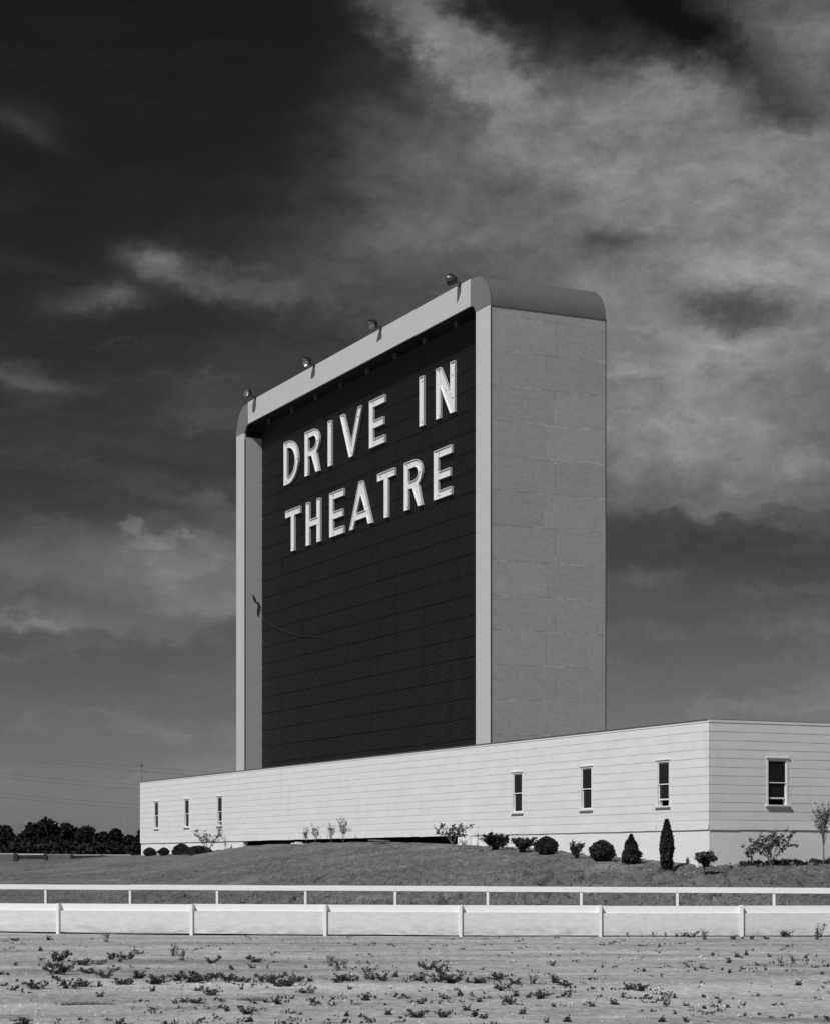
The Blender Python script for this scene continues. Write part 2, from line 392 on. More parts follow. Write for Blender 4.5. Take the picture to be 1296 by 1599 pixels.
# rounded metal roof
prof = [(XL, ZSH)]
for k in range(1, 17): a = math.pi - math.pi/2*k/16; prof.append((XL+RAD+RAD*math.cos(a), ZSH+RAD*math.sin(a)))
for k in range(0, 17): a = math.pi/2*(1-k/16); prof.append((XR-RAD+RAD*math.cos(a), ZSH+RAD*math.sin(a)))
mb = MB()
for i, (a, b) in enumerate(zip(prof, prof[1:])):
    mb.face([(a[0], YF+.03, a[1]), (b[0], YF+.03, b[1]), (b[0], YB, b[1]), (a[0], YB, a[1])])
mb.face([(x, YB, z) for x, z in prof]); o = mb.build('roof', M['metal'], tw, smooth=False)
for p in o.data.polygons: p.use_smooth = len(p.vertices) == 4
for a_, b_ in ((XR-.012, XR+.022), (XL-.022, XL+.012)):
    o = MB(); o.box((a_, YF+.03, ZSH-.035), (b_, YB+.01, ZSH-.002)); o.build('drip_edge', M['joint'], tw)
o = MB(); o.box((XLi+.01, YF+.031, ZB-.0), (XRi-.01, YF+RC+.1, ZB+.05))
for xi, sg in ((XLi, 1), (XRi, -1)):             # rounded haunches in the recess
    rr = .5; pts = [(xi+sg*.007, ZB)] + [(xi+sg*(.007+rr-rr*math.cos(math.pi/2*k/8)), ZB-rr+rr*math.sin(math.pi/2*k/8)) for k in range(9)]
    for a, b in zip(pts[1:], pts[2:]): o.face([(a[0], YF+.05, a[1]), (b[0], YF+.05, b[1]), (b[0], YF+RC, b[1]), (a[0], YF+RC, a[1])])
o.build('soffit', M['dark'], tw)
mb = MB(); mb.box((XL+.5, YF+RC+.12, ZBASE), (XR-.5, YB-.02, ZSH)); mb.build('core_wall', M['dark'], tw)
mb = MB(); mb.box((XLi, YB-.03, ZBASE), (XRi, YB+.005, ZSH)); mb.build('rear_screen', M['trim'], tw)
# corrugated face
mb = MB(); PIT = .068; rows = 11; zlap = PIT*rows
xp = [XLi+.007]
while xp[-1] + 2.44 < XRi - .3: xp.append(xp[-1]+2.44)
xp.append(XRi-.007)
nrow = int((ZB - ZBASE)/zlap) + 1; rn = random.Random(11)
for k in range(nrow):
    zb_ = ZBASE + k*zlap
    for xa, xb in zip(xp, xp[1:]):
        off = rn.uniform(0, .007); tl = rn.uniform(-.006, .006); prev = None
        for i in range(rows*6+1):
            zz = zb_ + PIT*i/6
            if zz > ZB: break
            yy = YF + RC - .015*math.cos(2*math.pi*i/6) - .020*(1-i/(rows*6)) - off
            dzz = tl*(1-i/(rows*6))
            cur = ((xa, yy, zz), (xb, yy-.002, zz+dzz))
            if prev: mb.face([prev[0], prev[1], cur[1], cur[0]])
            elif True: mb.face([(xa, YF+RC+.02, zz), (xb, YF+RC+.02, zz), cur[1], cur[0]])
            prev = cur
mb.build('corrugated_facing', M['corr'], tw)
# little fittings under the beam
for u_ in (419, 455.5, 492.5, 531, 573, 616, 662, 711.5):
    X = -front(u_, YF+.42)[0]; mb = MB(); mb.box((X-.08, YF+.40, ZB-.22), (X+.08, YF+.50, ZB-.001))
    mb.build('soffit_bracket', M['bracket'], tw)
# ---------------------------------------------------------------- letters
def arc(cx, cz, rx, rz, a0, a1, n=12):
    return [(cx+rx*math.cos(math.radians(a0+(a1-a0)*k/n)), cz+rz*math.sin(math.radians(a0+(a1-a0)*k/n))) for k in range(n+1)]
ST = .375                                           # stroke in metres
def glyph(ch, w, h):
    s = ST; v = s*.82
    if ch == 'I': return [[(0,0),(w,0),(w,h),(0,h)]]
    if ch == 'E': return [[(0,0),(w,0),(w,v),(s,v),(s,h*.47-v/2),(w*.92,h*.47-v/2),(w*.92,h*.47+v/2),(s,h*.47+v/2),(s,h-v),(w,h-v),(w,h),(0,h)]]
    if ch == 'T': return [[(w/2-s/2,0),(w/2+s/2,0),(w/2+s/2,h-v),(w,h-v),(w,h),(0,h),(0,h-v),(w/2-s/2,h-v)]]
    if ch == 'H': return [[(0,0),(s,0),(s,h*.5-v/2),(w-s,h*.5-v/2),(w-s,0),(w,0),(w,h),(w-s,h),(w-s,h*.5+v/2),(s,h*.5+v/2),(s,h),(0,h)]]
    if ch == 'N': return [[(0,0),(s,0),(s,h*.60),(w-s*1.02,0),(w,0),(w,h),(w-s,h),(w-s,h*.42),(s*1.02,h),(0,h)]]
    if ch == 'V':
        q = s*1.06; return [[(w/2-s*.48,0),(w/2+s*.48,0),(w,h),(w-q,h),(w/2,h*.26),(q,h),(0,h)]]
    if ch == 'A':
        q = s*1.06; k = lambda z: (w/2-s*.46)*z/h
        return [[(0,0),(q,0),(q+k(h*.17),h*.17),(w-q-k(h*.17),h*.17),(w-q,0),(w,0),(w/2+s*.46,h),(w/2-s*.46,h)],
                [(q+k(h*.33)-.0,h*.33),(w/2,h*.70),(w-q-k(h*.33),h*.33)]]
    if ch == 'D':
        rx = w*.72; o = [(0,0),(w-rx,0)] + arc(w-rx, h/2, rx, h/2, -90, 90, 18)[1:-1] + [(w-rx,h),(0,h)]
        ri = rx - s; i = [(s,v),(w-rx,v)] + arc(w-rx, h/2, ri, h/2-v, -90, 90, 18)[1:-1] + [(w-rx,h-v),(s,h-v)]
        return [o, i]
    if ch == 'R':
        bz = h*.42; ry = (h-bz)/2; cz = bz+ry; rx = w*.46
        o = [(0,0),(s,0),(s,bz),(w*.46,bz),(w-s*1.0,0),(w,0),(w*.80,bz*1.03)] + arc(w-rx, cz, rx, ry, -52, 90, 14) + [(0,h)]
        i = [(s,bz+v*.92),(w-rx,bz+v*.92)] + arc(w-rx, cz+v*.0, rx-s*.95, ry-v*.92, -90, 90, 12)[1:-1] + [(w-rx,h-v*.95),(s,h-v*.95)]
        return [o, i]
def area(p): return sum(a[0]*b[1]-b[0]*a[1] for a, b in zip(p, p[1:]+p[:1]))/2
def inset(p, d):
    out = []; n = len(p); sg = 1 if area(p) > 0 else -1
    for i in range(n):
        a, b, c = Vector(p[i-1]), Vector(p[i]), Vector(p[(i+1)%n])
        e1, e2 = (b-a).normalized(), (c-b).normalized()
        n1, n2 = Vector((-e1.y, e1.x))*sg, Vector((-e2.y, e2.x))*sg
        m_ = n1+n2; m_ = m_/max(.25, m_.length_squared)*2 if m_.length > 1e-6 else n1
        out.append(tuple(b + m_*d))
    return out
YP = YF + RC - .045; LD = .095
def make_letter(ch, x0, z0, w, h, parent):
    cs = glyph(ch, w, h); tr = lambda p: (x0+p[0], z0+p[1])
    root = MB(); cs = [[tr(p) for p in c] for c in cs]
    v3 = [[Vector((x, z, 0)) for x, z in c] for c in cs]; flat = [p for c in cs for p in c]
    for t in tessellate_polygon(v3): root.face([(flat[i][0], YP-.045, flat[i][1]) for i in t])
    o = root.build('letter', M['letter'], parent); o['label'] = 'white channel letter ' + ch
    rim = MB(); th = .018
    for n_, c in enumerate(cs):
        ins = inset(c, th if n_ == 0 else -th)
        for i in range(len(c)):
            a, b = c[i], c[(i+1)%len(c)]; ia, ib = ins[i], ins[(i+1)%len(c)]; yf = YP-LD
            rim.face([(a[0],YP,a[1]),(b[0],YP,b[1]),(b[0],yf,b[1]),(a[0],yf,a[1])], 1)
            rim.face([(ia[0],YP-.045,ia[1]),(ib[0],YP-.045,ib[1]),(ib[0],yf,ib[1]),(ia[0],yf,ia[1])])
            rim.face([(a[0],yf,a[1]),(b[0],yf,b[1]),(ib[0],yf,ib[1]),(ia[0],yf,ia[1])])
    rim.build('rim', [M['letter'], M['rim_out']], o)
    # tube stand-offs on the face
    cand = {'I': [(.5,.9),(.5,.08)], 'E': [(.25,.93),(.2,.62),(.25,.07),(.9,.07)], 'T': [(.14,.92),(.85,.92),(.5,.06)], 'H': [(.18,.93),(.18,.06),(.84,.4),(.84,.06)],
        'N': [(.15,.93),(.5,.5),(.85,.74),(.85,.3),(.15,.05)], 'V': [(.15,.95),(.3,.6),(.8,.8),(.5,.08)], 'A': [(.15,.05),(.5,.93),(.86,.06),(.7,.4)], 'D': [(.15,.93),(.9,.5),(.15,.06)], 'R': [(.15,.93),(.85,.7),(.15,.06),(.85,.06)]}[ch]
    for a, b in cand:
        X, Z = x0+w*a, z0+h*b; dots = MB(); dots.tube([(X, YP-.045, Z), (X, YP-.085, Z)], .018, 6); dots.build('tube_stand', M['black'], o)
def pl(u): return -front(u, YF+RC-.1)[0]
def pd(u): return front(u, YF+RC-.1)[1]
def row(text, sets, name, label, edges, vt, vb):
    zt = sum(zat(v, pd(u)) for u, v in vt)/len(vt); zb = sum(zat(v, pd(u)) for u, v in vb)/len(vb)
    print(name, 'z', zb, zt)
    rt = empty(name, (C0[0], C0[1], 0), ANG); tag(rt, label, 'sign', 'letter signs on the tower')
    for ch, (a, b) in zip(text, edges):
        xa, xb = pl(a), pl(b) - .07
        if ch == 'I': xm = (xa+xb)/2; xa, xb = xm-ST/2, xm+ST/2
        make_letter(ch, xa, zb, xb-xa, zt-zb, rt)
Z = lambda x: 420 + x/3.812
W = lambda y: 540 + y/3.812
row('DRIVEIN', None, 'channel_letter_sign', 'upper row of white channel letters reading DRIVE IN on the corrugated face',
    [(Z(93),Z(182)),(Z(218),Z(308)),(Z(350),Z(386)),(Z(428),Z(562)),(Z(602),Z(697)),(Z(893),Z(935)),(Z(998),Z(1114))],
    [(Z(93),W(578)),(Z(602),W(333)),(Z(998),W(138))], [(Z(93),W(835)),(Z(602),W(612)),(Z(893),W(484)),(Z(998),W(440))])
row('THEATRE', None, 'channel_letter_sign', 'lower row of white channel letters reading THEATRE on the corrugated face',
    [(Z(103),Z(193)),(Z(225),Z(313)),(Z(365),Z(453)),(Z(483),Z(623)),(Z(650),Z(758)),(Z(809),Z(920)),(Z(985),Z(1096))],
    [(Z(103),W(990)),(Z(365),W(882)),(Z(985),W(622))], [(Z(225),W(1197)),(Z(365),W(1145)),(Z(985),W(918)),(Z(809),W(980))])
# ---------------------------------------------------------------- floodlights on the beam
lamps = [(720, .20, .06, 'floodlight at the right end of the beam with its dark back turned this way', (-.8,-.4,.12)),
         (597, .22, .04, 'floodlight second from the right on the pale beam', (.1,-.75,-.62)),
         (493, .22, .05, 'floodlight third from the right on the pale beam', (.15,-.8,-.45)),
         (401, .24, .10, 'floodlight at the far left end of the pale beam', (.1,-.85,.2))]
for u_, fwd, upz, lab, aim in lamps:
    X = tx(u_); lp = empty('floodlight', loc2w(X, YF-.04, ZTOP), ANG)
    tag(lp, lab, 'floodlight', 'floodlights along the top of the tower beam')
    mb = MB(); mb.tube([(0,.12,-.02),(0,.02,.07),(0,-.06,.07),(0,-fwd,upz)], .022, 8); mb.box((-.06,-.035,-.06),(.06,.10,.035)); mb.build('bracket', M['lamp_body'], lp)
    d = Vector(aim).normalized(); c = Vector((0,-fwd-.14,upz+.09)); a = d.orthogonal().normalized(); b = d.cross(a)
    RR = .225; bowl = MB(); refl = MB(); n = 20
    prof = [(0.03,-.20),(.08,-.19),(.12,-.14),(.17,-.08),(.208,-.01),(RR,.06),(RR+.012,.075)]
    def ring(q, r): return [c + d*q + a*(r*math.cos(2*math.pi*j/n)) + b*(r*math.sin(2*math.pi*j/n)) for j in range(n)]
    for (r0, q0), (r1, q1) in zip(prof, prof[1:]):
        A, B = ring(q0, r0), ring(q1, r1)
        for j in range(n): bowl.face([A[j], A[(j+1)%n], B[(j+1)%n], B[j]])
    bowl.face(ring(-.20, .03)); bowl.build('lamp_bowl', M['lamp_body'], lp, smooth=True)
    ip = [(.02,-.12),(.09,-.09),(.14,-.04),(.18,.02),(RR-.01,.07)]
    for (r0, q0), (r1, q1) in zip(ip, ip[1:]):
        A, B = ring(q0, r0), ring(q1, r1)
        for j in range(n): refl.face([A[j], A[(j+1)%n], B[(j+1)%n], B[j]])
    refl.build('reflector', M['glass_lamp'], lp, smooth=True)
    bb = MB(); k0 = c - d*.03
    for i in range(6):
        for j in range(10):
            def sp(i, j): th, ph = math.pi*i/6, 2*math.pi*j/10; return k0 + d*(.06*math.cos(th)) + a*(.05*math.sin(th)*math.cos(ph)) + b*(.05*math.sin(th)*math.sin(ph))
            bb.face([sp(i,j), sp(i+1,j), sp(i+1,j+1), sp(i,j+1)])
    bb.build('bulb', M['trim'], lp, smooth=True)
# a broken cable on the left reveal of the tower
def rev(u, v):    # point on the left reveal
    r = (u-CX)/F; o = loc2w(XLi+.03, 0, 0); s_ = (r*o.y - o.x)/(Sx - r*Sy); y = o.y + s_*Sy; return Vector((r*y, y, zat(v, y)))
mb = MB(); mb.tube([rev(395,929), rev(396.5,933), rev(397,938), rev(400,941), rev(403,940.5), rev(404,946), rev(402.5,953), rev(402,961)], [.03,.045,.025,.02,.035,.045,.035,.02], 6)
p0 = loc2w(XLi+.05, YF+RC-.12, zat(957, td(408))); p1 = loc2w(XLi+7, YF+RC-.07, p0.z-1.5)
mb.tube([p0 + (p1-p0)*(k/12) + Vector((0,0,-.25*math.sin(math.pi*k/12))) for k in range(13)], .012, 5)
tag(mb.build('cable', M['black']), 'slack black cable fixed to the left reveal of the tower', 'cable')
# ---------------------------------------------------------------- fences
def pt(u, y, z=0.0): return Vector(((u-CX)/F*y, y, z))
ff = empty('low_board_fence', pt(600, fence_y(600)))
tag(ff, 'low white board fence with a deep top rail crossing the whole foreground', 'fence')
off = -ff.location
def seg(mb, p, q, nrm0, nrm1, z0, z1, ex=0.0):
    p, q = Vector(p), Vector(q); d = (q-p).normalized(); n = Vector((-d.y, d.x, 0)) * -1   # towards the camera
    a, b = p - d*ex, q + d*ex; i = len(mb.v)
    for z in (z0, z1):
        for base, k in ((a, nrm1), (b, nrm1), (b, nrm0), (a, nrm0)):
            w_ = base + n*k + off2; mb.v.append((w_.x, w_.y, z + (base.z)))
    for qd in ((0,3,2,1),(4,5,6,7),(0,1,5,4),(1,2,6,5),(2,3,7,6),(3,0,4,7)): mb.f.append(tuple(i+k for k in qd)); mb.m.append(0)
off2 = off
ups = [-952,-742,-532,-322,-114,94,302,510,720,937,1157,1378,1599,1820,2041]
P = [pt(u, fence_y(u)) for u in ups]; rn = random.Random(4)
for i, (p, q) in enumerate(zip(P, P[1:])):
    e = rn.uniform(-.004, .004)
    mb = MB(); seg(mb, p, q, -.03, 0.0, .476+e*2, .620+e*2, -.003-abs(e)); mb.build('top_board', M['fence_white'], ff)
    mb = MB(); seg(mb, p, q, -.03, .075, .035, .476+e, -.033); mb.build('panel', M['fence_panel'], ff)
for i, p in enumerate(P):
    mb = MB(); d = (P[min(i+1,len(P)-1)] - P[max(i-1,0)]).normalized(); a = p - d*.032; b = p + d*.032
    seg(mb, a, b, -.10, .125, -.2, .624+rn.uniform(-.006,.008)); o = mb.build('post', M['fence_white'], ff); bevel(o, .006)
tr = empty('track_rail', pt(600, rail_y(600))); off2 = -tr.location
tag(tr, 'white single-rail track fence on thin posts below the mound', 'fence')
ups = [-720,-590,-458,-325,-191,-58,72,204,340,478,618,762,908,1058,1209,1363,1520,1680,1843]
P = [pt(u, rail_y(u)) for u in ups]
for p, q in zip(P, P[1:]):
    mb = MB(); e = rn.uniform(-.006,.006); seg(mb, p, q, -.05, .05, .765+e, .892+e, -.002); mb.build('rail', M['fence_white'], tr)
for i, p in enumerate(P):
    mb = MB(); d = (P[min(i+1,len(P)-1)] - P[max(i-1,0)]).normalized(); lean = rn.uniform(-.004,.004)
    seg(mb, p - d*.032, p + d*.032, -.04, .035, -.2, .764); mb.build('post', M['fence_white'], tr)
# ---------------------------------------------------------------- plants by the building
def spot(u, offw, sidewall=False):
    if sidewall: s_, y = side(u, offw)
    else: t_, y = front(u, -offw)
    x = (u-CX)/F*y; return Vector((x, y, ground_z(x, y) - .02)), y/F
def blob_leaves(mb, cen, rx, rz, n, size, rnd, up=.3, fill=.55, lump=.28):
    for _ in range(n):
        d = Vector((rnd.gauss(0,1), rnd.gauss(0,1), rnd.gauss(0,1))).normalized()
        k = 1 + lump*noise.noise(d*2.2 + Vector(cen)*3) + rnd.gauss(0,.05)
        q = (rnd.random()**.4)*(1-fill) + fill if rnd.random() > .1 else rnd.random()
        mb.leaf((cen[0]+d.x*rx*k*q, cen[1]+d.y*rx*k*q, cen[2]+d.z*rz*k*q), size*rnd.uniform(.7,1.3), 1.9, up, rnd)
def dense(name, label, cat, u, offw, wpx, hpx, shape, mt='leaf_dark', sw=False, grp='foundation shrubs along the white building', seed=0):
    rnd = random.Random(seed+int(u)); p, k = spot(u, offw, sw); w, h = wpx*k, hpx*k
    o = empty(name, p, rnd.uniform(0, 6)); tag(o, label, cat, grp)
    mb = MB(); N = int(min(9000, 1400 + 26000*w*h)); sz = .045
    for _ in range(N):
        t = rnd.random(); a = rnd.uniform(0, 2*math.pi)
        if shape == 'round': r = math.sin(math.pi*min(1, .10+.90*t))**.55
        elif shape == 'cone': r = (1-t)**.75 * (.75+.25*min(1, t*8)) * (1+.16*math.sin(t*17+a*2))
        elif shape == 'column': r = (math.sin(math.pi*(.12+.86*t))**.6) * (1 if t < .6 else 1-(t-.6)*.9)
        elif shape == 'low': r = (1-t**2)**.5
        r *= w/2 * (1 + .34*noise.noise(Vector((math.cos(a)*2, math.sin(a)*2, t*h*4+u))) + .2*noise.noise(Vector((math.cos(a)*6, math.sin(a)*6, t*9+u))) + abs(rnd.gauss(0,.09))*(rnd.random()<.4)) * (rnd.random()**.28)
        z = .04 + t*(h-.04)
        mb.leaf((r*math.cos(a), r*math.sin(a), z), sz*rnd.uniform(.6,1.3), 2.2, 1.2 if shape=='column' else .5, rnd)
    mb.build('foliage', M[mt], o)
    st = MB(); st.tube([(0,0,-.08),(.01,0,.1),(0,.01,h*.75)], [.035,.03,.008], 7); st.build('stem', M['bark'], o)
    return o
def branchy(name, label, cat, u, offw, wpx, hpx, nst, leaves, mt, spread, sw=False, grp='foundation shrubs along the white building', base=0.0, lsize=.05, thin=.010, lean=(0,0), tip=.35, seed=0, sub=3):
    rnd = random.Random(seed+int(u)*3); p, k = spot(u, offw, sw); w, h = wpx*k, hpx*k
    o = empty(name, p, 0); tag(o, label, cat, grp); st, lf = MB(), MB()
    tips = []
    if base: st.tube([(0,0,-.06),(.004,0,base*h*.5),(0,0,base*h)], [thin*1.8,thin*1.5,thin*1.3], 6)
    for i in range(nst):
        an = 2*math.pi*i/nst + rnd.uniform(-.5,.5); rr = w/2*rnd.uniform(.55,1.0); hh = h*rnd.uniform(.7,1.0)
        e = Vector((math.cos(an)*rr*spread + lean[0]*w, math.sin(an)*rr*.8*spread + lean[1]*w, hh))
        b0 = Vector((0,0,base*h)); mid = b0 + (e-b0)*.5 + Vector((math.cos(an)*-.05*w, 0, .04*h)) 
        pts = [b0, b0+(mid-b0)*.5+Vector((rnd.gauss(0,.01),rnd.gauss(0,.01),0)), mid, mid+(e-mid)*.5+Vector((rnd.gauss(0,.02),rnd.gauss(0,.02),0)), e]
        st.tube(pts, [thin, thin*.85, thin*.7, thin*.5, thin*.3], 5); tips.append(pts)
        for s2 in range(sub):
            q = pts[1] + (pts[4]-pts[1])*rnd.uniform(.15,.9)
            e2 = q + Vector((rnd.gauss(0,.16*w), rnd.gauss(0,.16*w), rnd.uniform(.08,.26)*h))
            st.tube([q, (q+e2)/2+Vector((rnd.gauss(0,.01),0,0)), e2], [thin*.55, thin*.4, thin*.25], 4); tips.append([q,q,(q+e2)/2,e2,e2])
    for _ in range(leaves):
        pts = rnd.choice(tips); t = tip + (1-tip)*rnd.random(); i = min(3, int(t*4)); q = pts[i] + (pts[i+1]-pts[i])*(t*4-i)
        lf.leaf(q + Vector((rnd.gauss(0,.035),rnd.gauss(0,.035),rnd.gauss(0,.03))), lsize*rnd.uniform(.6,1.4), 1.9, .3, rnd)
    if lf.f: lf.build('foliage', M[mt], o)
    st.build('stem', M['bark'], o); return o
dense('round_shrub','small dark ball shrub nearest the far left corner of the building','shrub',234,1.0,18,13,'round')
dense('round_shrub','small dark tufted shrub second from the far left corner','shrub',256,1.0,15,12,'round')
dense('round_shrub','dark domed shrub under the second window from the left','shrub',284,1.2,27,17,'low')
dense('low_shrub','low dark spreading shrub under the third window from the left','shrub',311,1.1,42,12,'low')
branchy('loose_shrub','pale open-branched shrub under the third window from the left','shrub',324,.9,52,42,7,230,'leaf_soft',1.15,lsize=.055,thin=.014,sub=4,tip=.3)
for u_, h_, w_, lb in ((478,27,12,'thinnest and leftmost of the four wispy saplings'),(492.5,30,17,'second from the left of the four wispy saplings'),
                 (517,31,13,'third from the left of the four wispy saplings'),(536,42,24,'tallest and rightmost of the four wispy saplings')):
    branchy('sapling', lb+' before the dark crawl space','sapling',u_,.7,w_,h_,6,150 if u_ < 530 else 260,'leaf_pale',.8,grp='wispy saplings before the crawl space',base=.06,lsize=.034,thin=.006,sub=6,seed=5)
branchy('spreading_shrub','wide shrub with arching arms at the right end of the crawl space','shrub',707,.9,62,36,7,520,'leaf_mid',1.05,base=.12,lsize=.045,thin=.014,sub=3,tip=.5,seed=12)
branchy('juniper','dark V-shaped juniper just right of the white foundation pier','shrub',773,1.1,44,24,9,2600,'leaf_dark',1.0,lsize=.05,tip=.05,sub=4,seed=3)
branchy('juniper','second dark V-shaped juniper, under the window right of the tower','shrub',815,1.1,40,25,8,2200,'leaf_dark',1.0,lsize=.05,tip=.05,sub=4,seed=9)
dense('round_shrub','round dark clipped shrub between the juniper and a small pale shrub','shrub',853,1.1,31,28,'round')
branchy('small_shrub','small grey upright shrub between two round dark ones','shrub',900,1.1,22,27,6,700,'leaf_mid',.9,lsize=.045,tip=.1,sub=3,seed=4)
dense('round_shrub','larger dark rounded shrub left of the cone shrub','shrub',940,1.1,35,32,'round',seed=4)
dense('cone_shrub','dark cone shrub with a pointed top left of the cypress','shrub',985.5,1.1,33,46,'cone')
dense('columnar_cypress','tall narrow dark cypress column below the corner window','cypress',1041,1.0,20,84,'column', grp=None)
branchy('small_tree','small leafy round-topped tree in front of the building corner','tree',1100,1.6,42,36,7,620,'leaf_mid',.9,grp=None,base=.28,lsize=.065,thin=.014,tip=.3,sub=4,seed=1)
branchy('leafy_shrub','loose shrub with dark leaves left of the large one at the side wall','shrub',1172,.8,30,36,4,90,'leaf_mid',.9,sw=True,lsize=.06,thin=.008,tip=.4,sub=2,seed=8)
branchy('leafy_shrub','large leaning leafy shrub against the foundation of the side wall','shrub',1204,1.0,70,54,8,560,'leaf_soft',.95,sw=True,lsize=.055,thin=.011,lean=(.08,0),tip=.3,sub=4,seed=3)
branchy('bare_sapling','tall thin twiggy sapling at the right edge of the picture','sapling',1286,.9,44,92,8,330,'leaf_pale',.85,sw=True,grp=None,base=.30,lsize=.045,thin=.014,tip=.5,sub=7,seed=2)
# dark leaf litter and creepers at the foot of the side wall
mb = MB(); rnd = random.Random(21)
for _ in range(5200):
    u_ = rnd.choice((rnd.uniform(1140,1300), rnd.gauss(1205,20), rnd.uniform(1225,1300))); o_ = abs(rnd.gauss(.35,.35))+.05
    if noise.noise(Vector((u_*.07, o_*2, 0))) < -.1: continue
    p, k = spot(u_, o_, True); mb.leaf(p + Vector((0,0,.03+abs(rnd.gauss(0,.03)))), .05, 1.6, 0, rnd)
tag(mb.build('ground_cover', M['leaf_dark']), 'dark creeping ground cover at the foot of the side wall', 'ground cover', kind='stuff')
# ---------------------------------------------------------------- weeds on the bare foreground
def weed_mesh(kind, rnd):
    mb = MB()
    if kind == 'clump':
        for _ in range(rnd.randint(9, 14)):
            a = rnd.uniform(0, 6.28); r = rnd.uniform(.15,.5); hh = rnd.uniform(.06,.34)
            b0 = Vector((rnd.gauss(0,.08), rnd.gauss(0,.08), 0)); e = Vector((math.cos(a)*r, math.sin(a)*r, hh))
            mb.tube([b0, (b0+e)/2+Vector((0,0,.05)), e], [.008,.006,.003], 3, False)
            for _ in range(rnd.randint(14, 34)):
                t = rnd.uniform(.15,1.05); q = b0+(e-b0)*t + Vector((rnd.gauss(0,.035),rnd.gauss(0,.035),.05*math.sin(3.1*min(t,1))+rnd.gauss(0,.02)))
                q.z = max(q.z, .01); mb.leaf(q, rnd.uniform(.025,.065), 1.9, .1, rnd)
    elif kind == 'tall':
        for _ in range(8):
            a = rnd.uniform(0, 6.28); r = rnd.uniform(.1,.42); hh = rnd.uniform(.35,.75)
            b0 = Vector((rnd.gauss(0,.1), rnd.gauss(0,.1), 0)); e = Vector((math.cos(a)*r, math.sin(a)*r, hh))
            mb.tube([b0, (b0+e)/2, e], [.009,.006,.003], 3, False)
            for _ in range(13):
                t = rnd.uniform(.1,1); mb.leaf(b0+(e-b0)*t + Vector((rnd.gauss(0,.04),rnd.gauss(0,.04),rnd.gauss(0,.02)+.01)), rnd.uniform(.035,.07), 1.9, .3, rnd)
    elif kind == 'grass':
        for _ in range(230):
            x = rnd.gauss(0,.24); yv = rnd.gauss(0,.05); hh = rnd.uniform(.04,.17); a = rnd.gauss(0,.07)
            mb.face([(x-.006,yv,0),(x+.006,yv,0),(x+a,yv+rnd.gauss(0,.03),hh)])
    else:                                          # sprig
        for _ in range(6):
            a = rnd.uniform(0, 6.28); r = rnd.uniform(.10,.42); e = Vector((math.cos(a)*r, math.sin(a)*r, rnd.uniform(.05,.4)))
            mb.tube([(0,0,0), e/2+Vector((0,0,.04)), e], [.012,.009,.004], 3, False)
            for _ in range(11):
                t = rnd.uniform(.1,1); q = e*t + Vector((rnd.gauss(0,.05),rnd.gauss(0,.05),rnd.gauss(0,.03)+.04)); mb.leaf(q, rnd.uniform(.06,.12), 1.7, .1, rnd)
    return mb
rnd = random.Random(99); protos = {}
for kind, n in (('clump', 6), ('tall', 3), ('grass', 2), ('sprig', 5)):
    protos[kind] = []
    for _ in range(n):
        mb = weed_mesh(kind, rnd); me = bpy.data.meshes.new('weed'); me.from_pydata(mb.v, [], mb.f); me.materials.append(M['weed']); protos[kind].append(me)
Q1 = [(70,382,40),(222,377,35),(488,385,38,'t'),(280,478,85),(195,432,35),(190,472,28),(385,495,75),(515,465,55),(590,465,75),(465,492,45),(520,503,25),(650,443,25),(800,450,50,'t'),(835,475,45,'t'),
 (975,485,55),(1070,515,40),(1140,466,45),(1180,480,50),(1160,510,35),(160,610,95),(275,550,110),(235,510,50),(320,605,110),(380,598,70),(455,600,50),(400,540,70),(485,560,75),(560,590,70),(640,565,80),(600,590,45),(715,590,90),(700,618,45),
 (830,575,80),(880,580,95),(940,575,90),(990,560,60),(1050,572,80),(1095,577,60),(1215,575,70),(1265,580,80),(1290,600,35),(460,640,45),(340,675,110,'g'),(430,675,110,'g'),(500,672,70,'g'),(850,666,45),(905,668,75),(910,615,50),(970,630,70),(1020,660,35),
 (1165,655,110,'g'),(1220,660,40),(1265,665,60),(125,762,100),(1130,722,70),(1050,705,50),(70,495,30),(5,545,40),(15,600,40),(80,575,25),(545,765,50),(1140,757,50),(65,617,45),(1140,580,35),(1110,610,30),(550,480,30),(545,515,20),(1015,458,35),(1250,450,20,'t'),(1230,510,22,'t')]
Q2 = [(5,595,60),(60,595,80),(100,575,80),(30,560,50),(160,575,40),(255,500,45,'t'),(290,520,50,'t'),(320,510,35,'t'),(300,580,90),(330,570,60),(375,565,50),(430,560,65,'t'),(455,565,55),(495,568,70),(545,555,45),(600,575,30,'t'),(345,605,35),(405,648,55),(465,640,25),(150,625,70),(170,657,40),(265,645,40),
 (670,500,40),(700,520,75),(750,530,60),(655,570,60),(690,580,30),(745,575,80),(800,580,100),(840,565,40),(790,530,40,'t'),(850,535,35),(1030,565,80),(930,580,70),(885,576,40),(1045,608,75),(1105,580,70),(1185,580,50,'t'),(1285,578,40,'t'),(1205,645,90),(1110,630,50),(1160,640,40),(940,658,50),(860,635,50),(775,645,45),(670,668,45),(830,608,25),(520,720,50),(320,725,40),
 (650,735,80),(765,738,75),(910,738,60),(955,746,60),(880,700,50),(1130,718,50),(1075,668,70),(1245,762,40),(15,665,40),(950,523,25),(140,505,30),(370,510,25),(720,610,25),(530,600,20),(1280,690,20,'t'),(75,645,35),(500,670,25),(680,600,20),(1160,500,15),(70,755,20)]
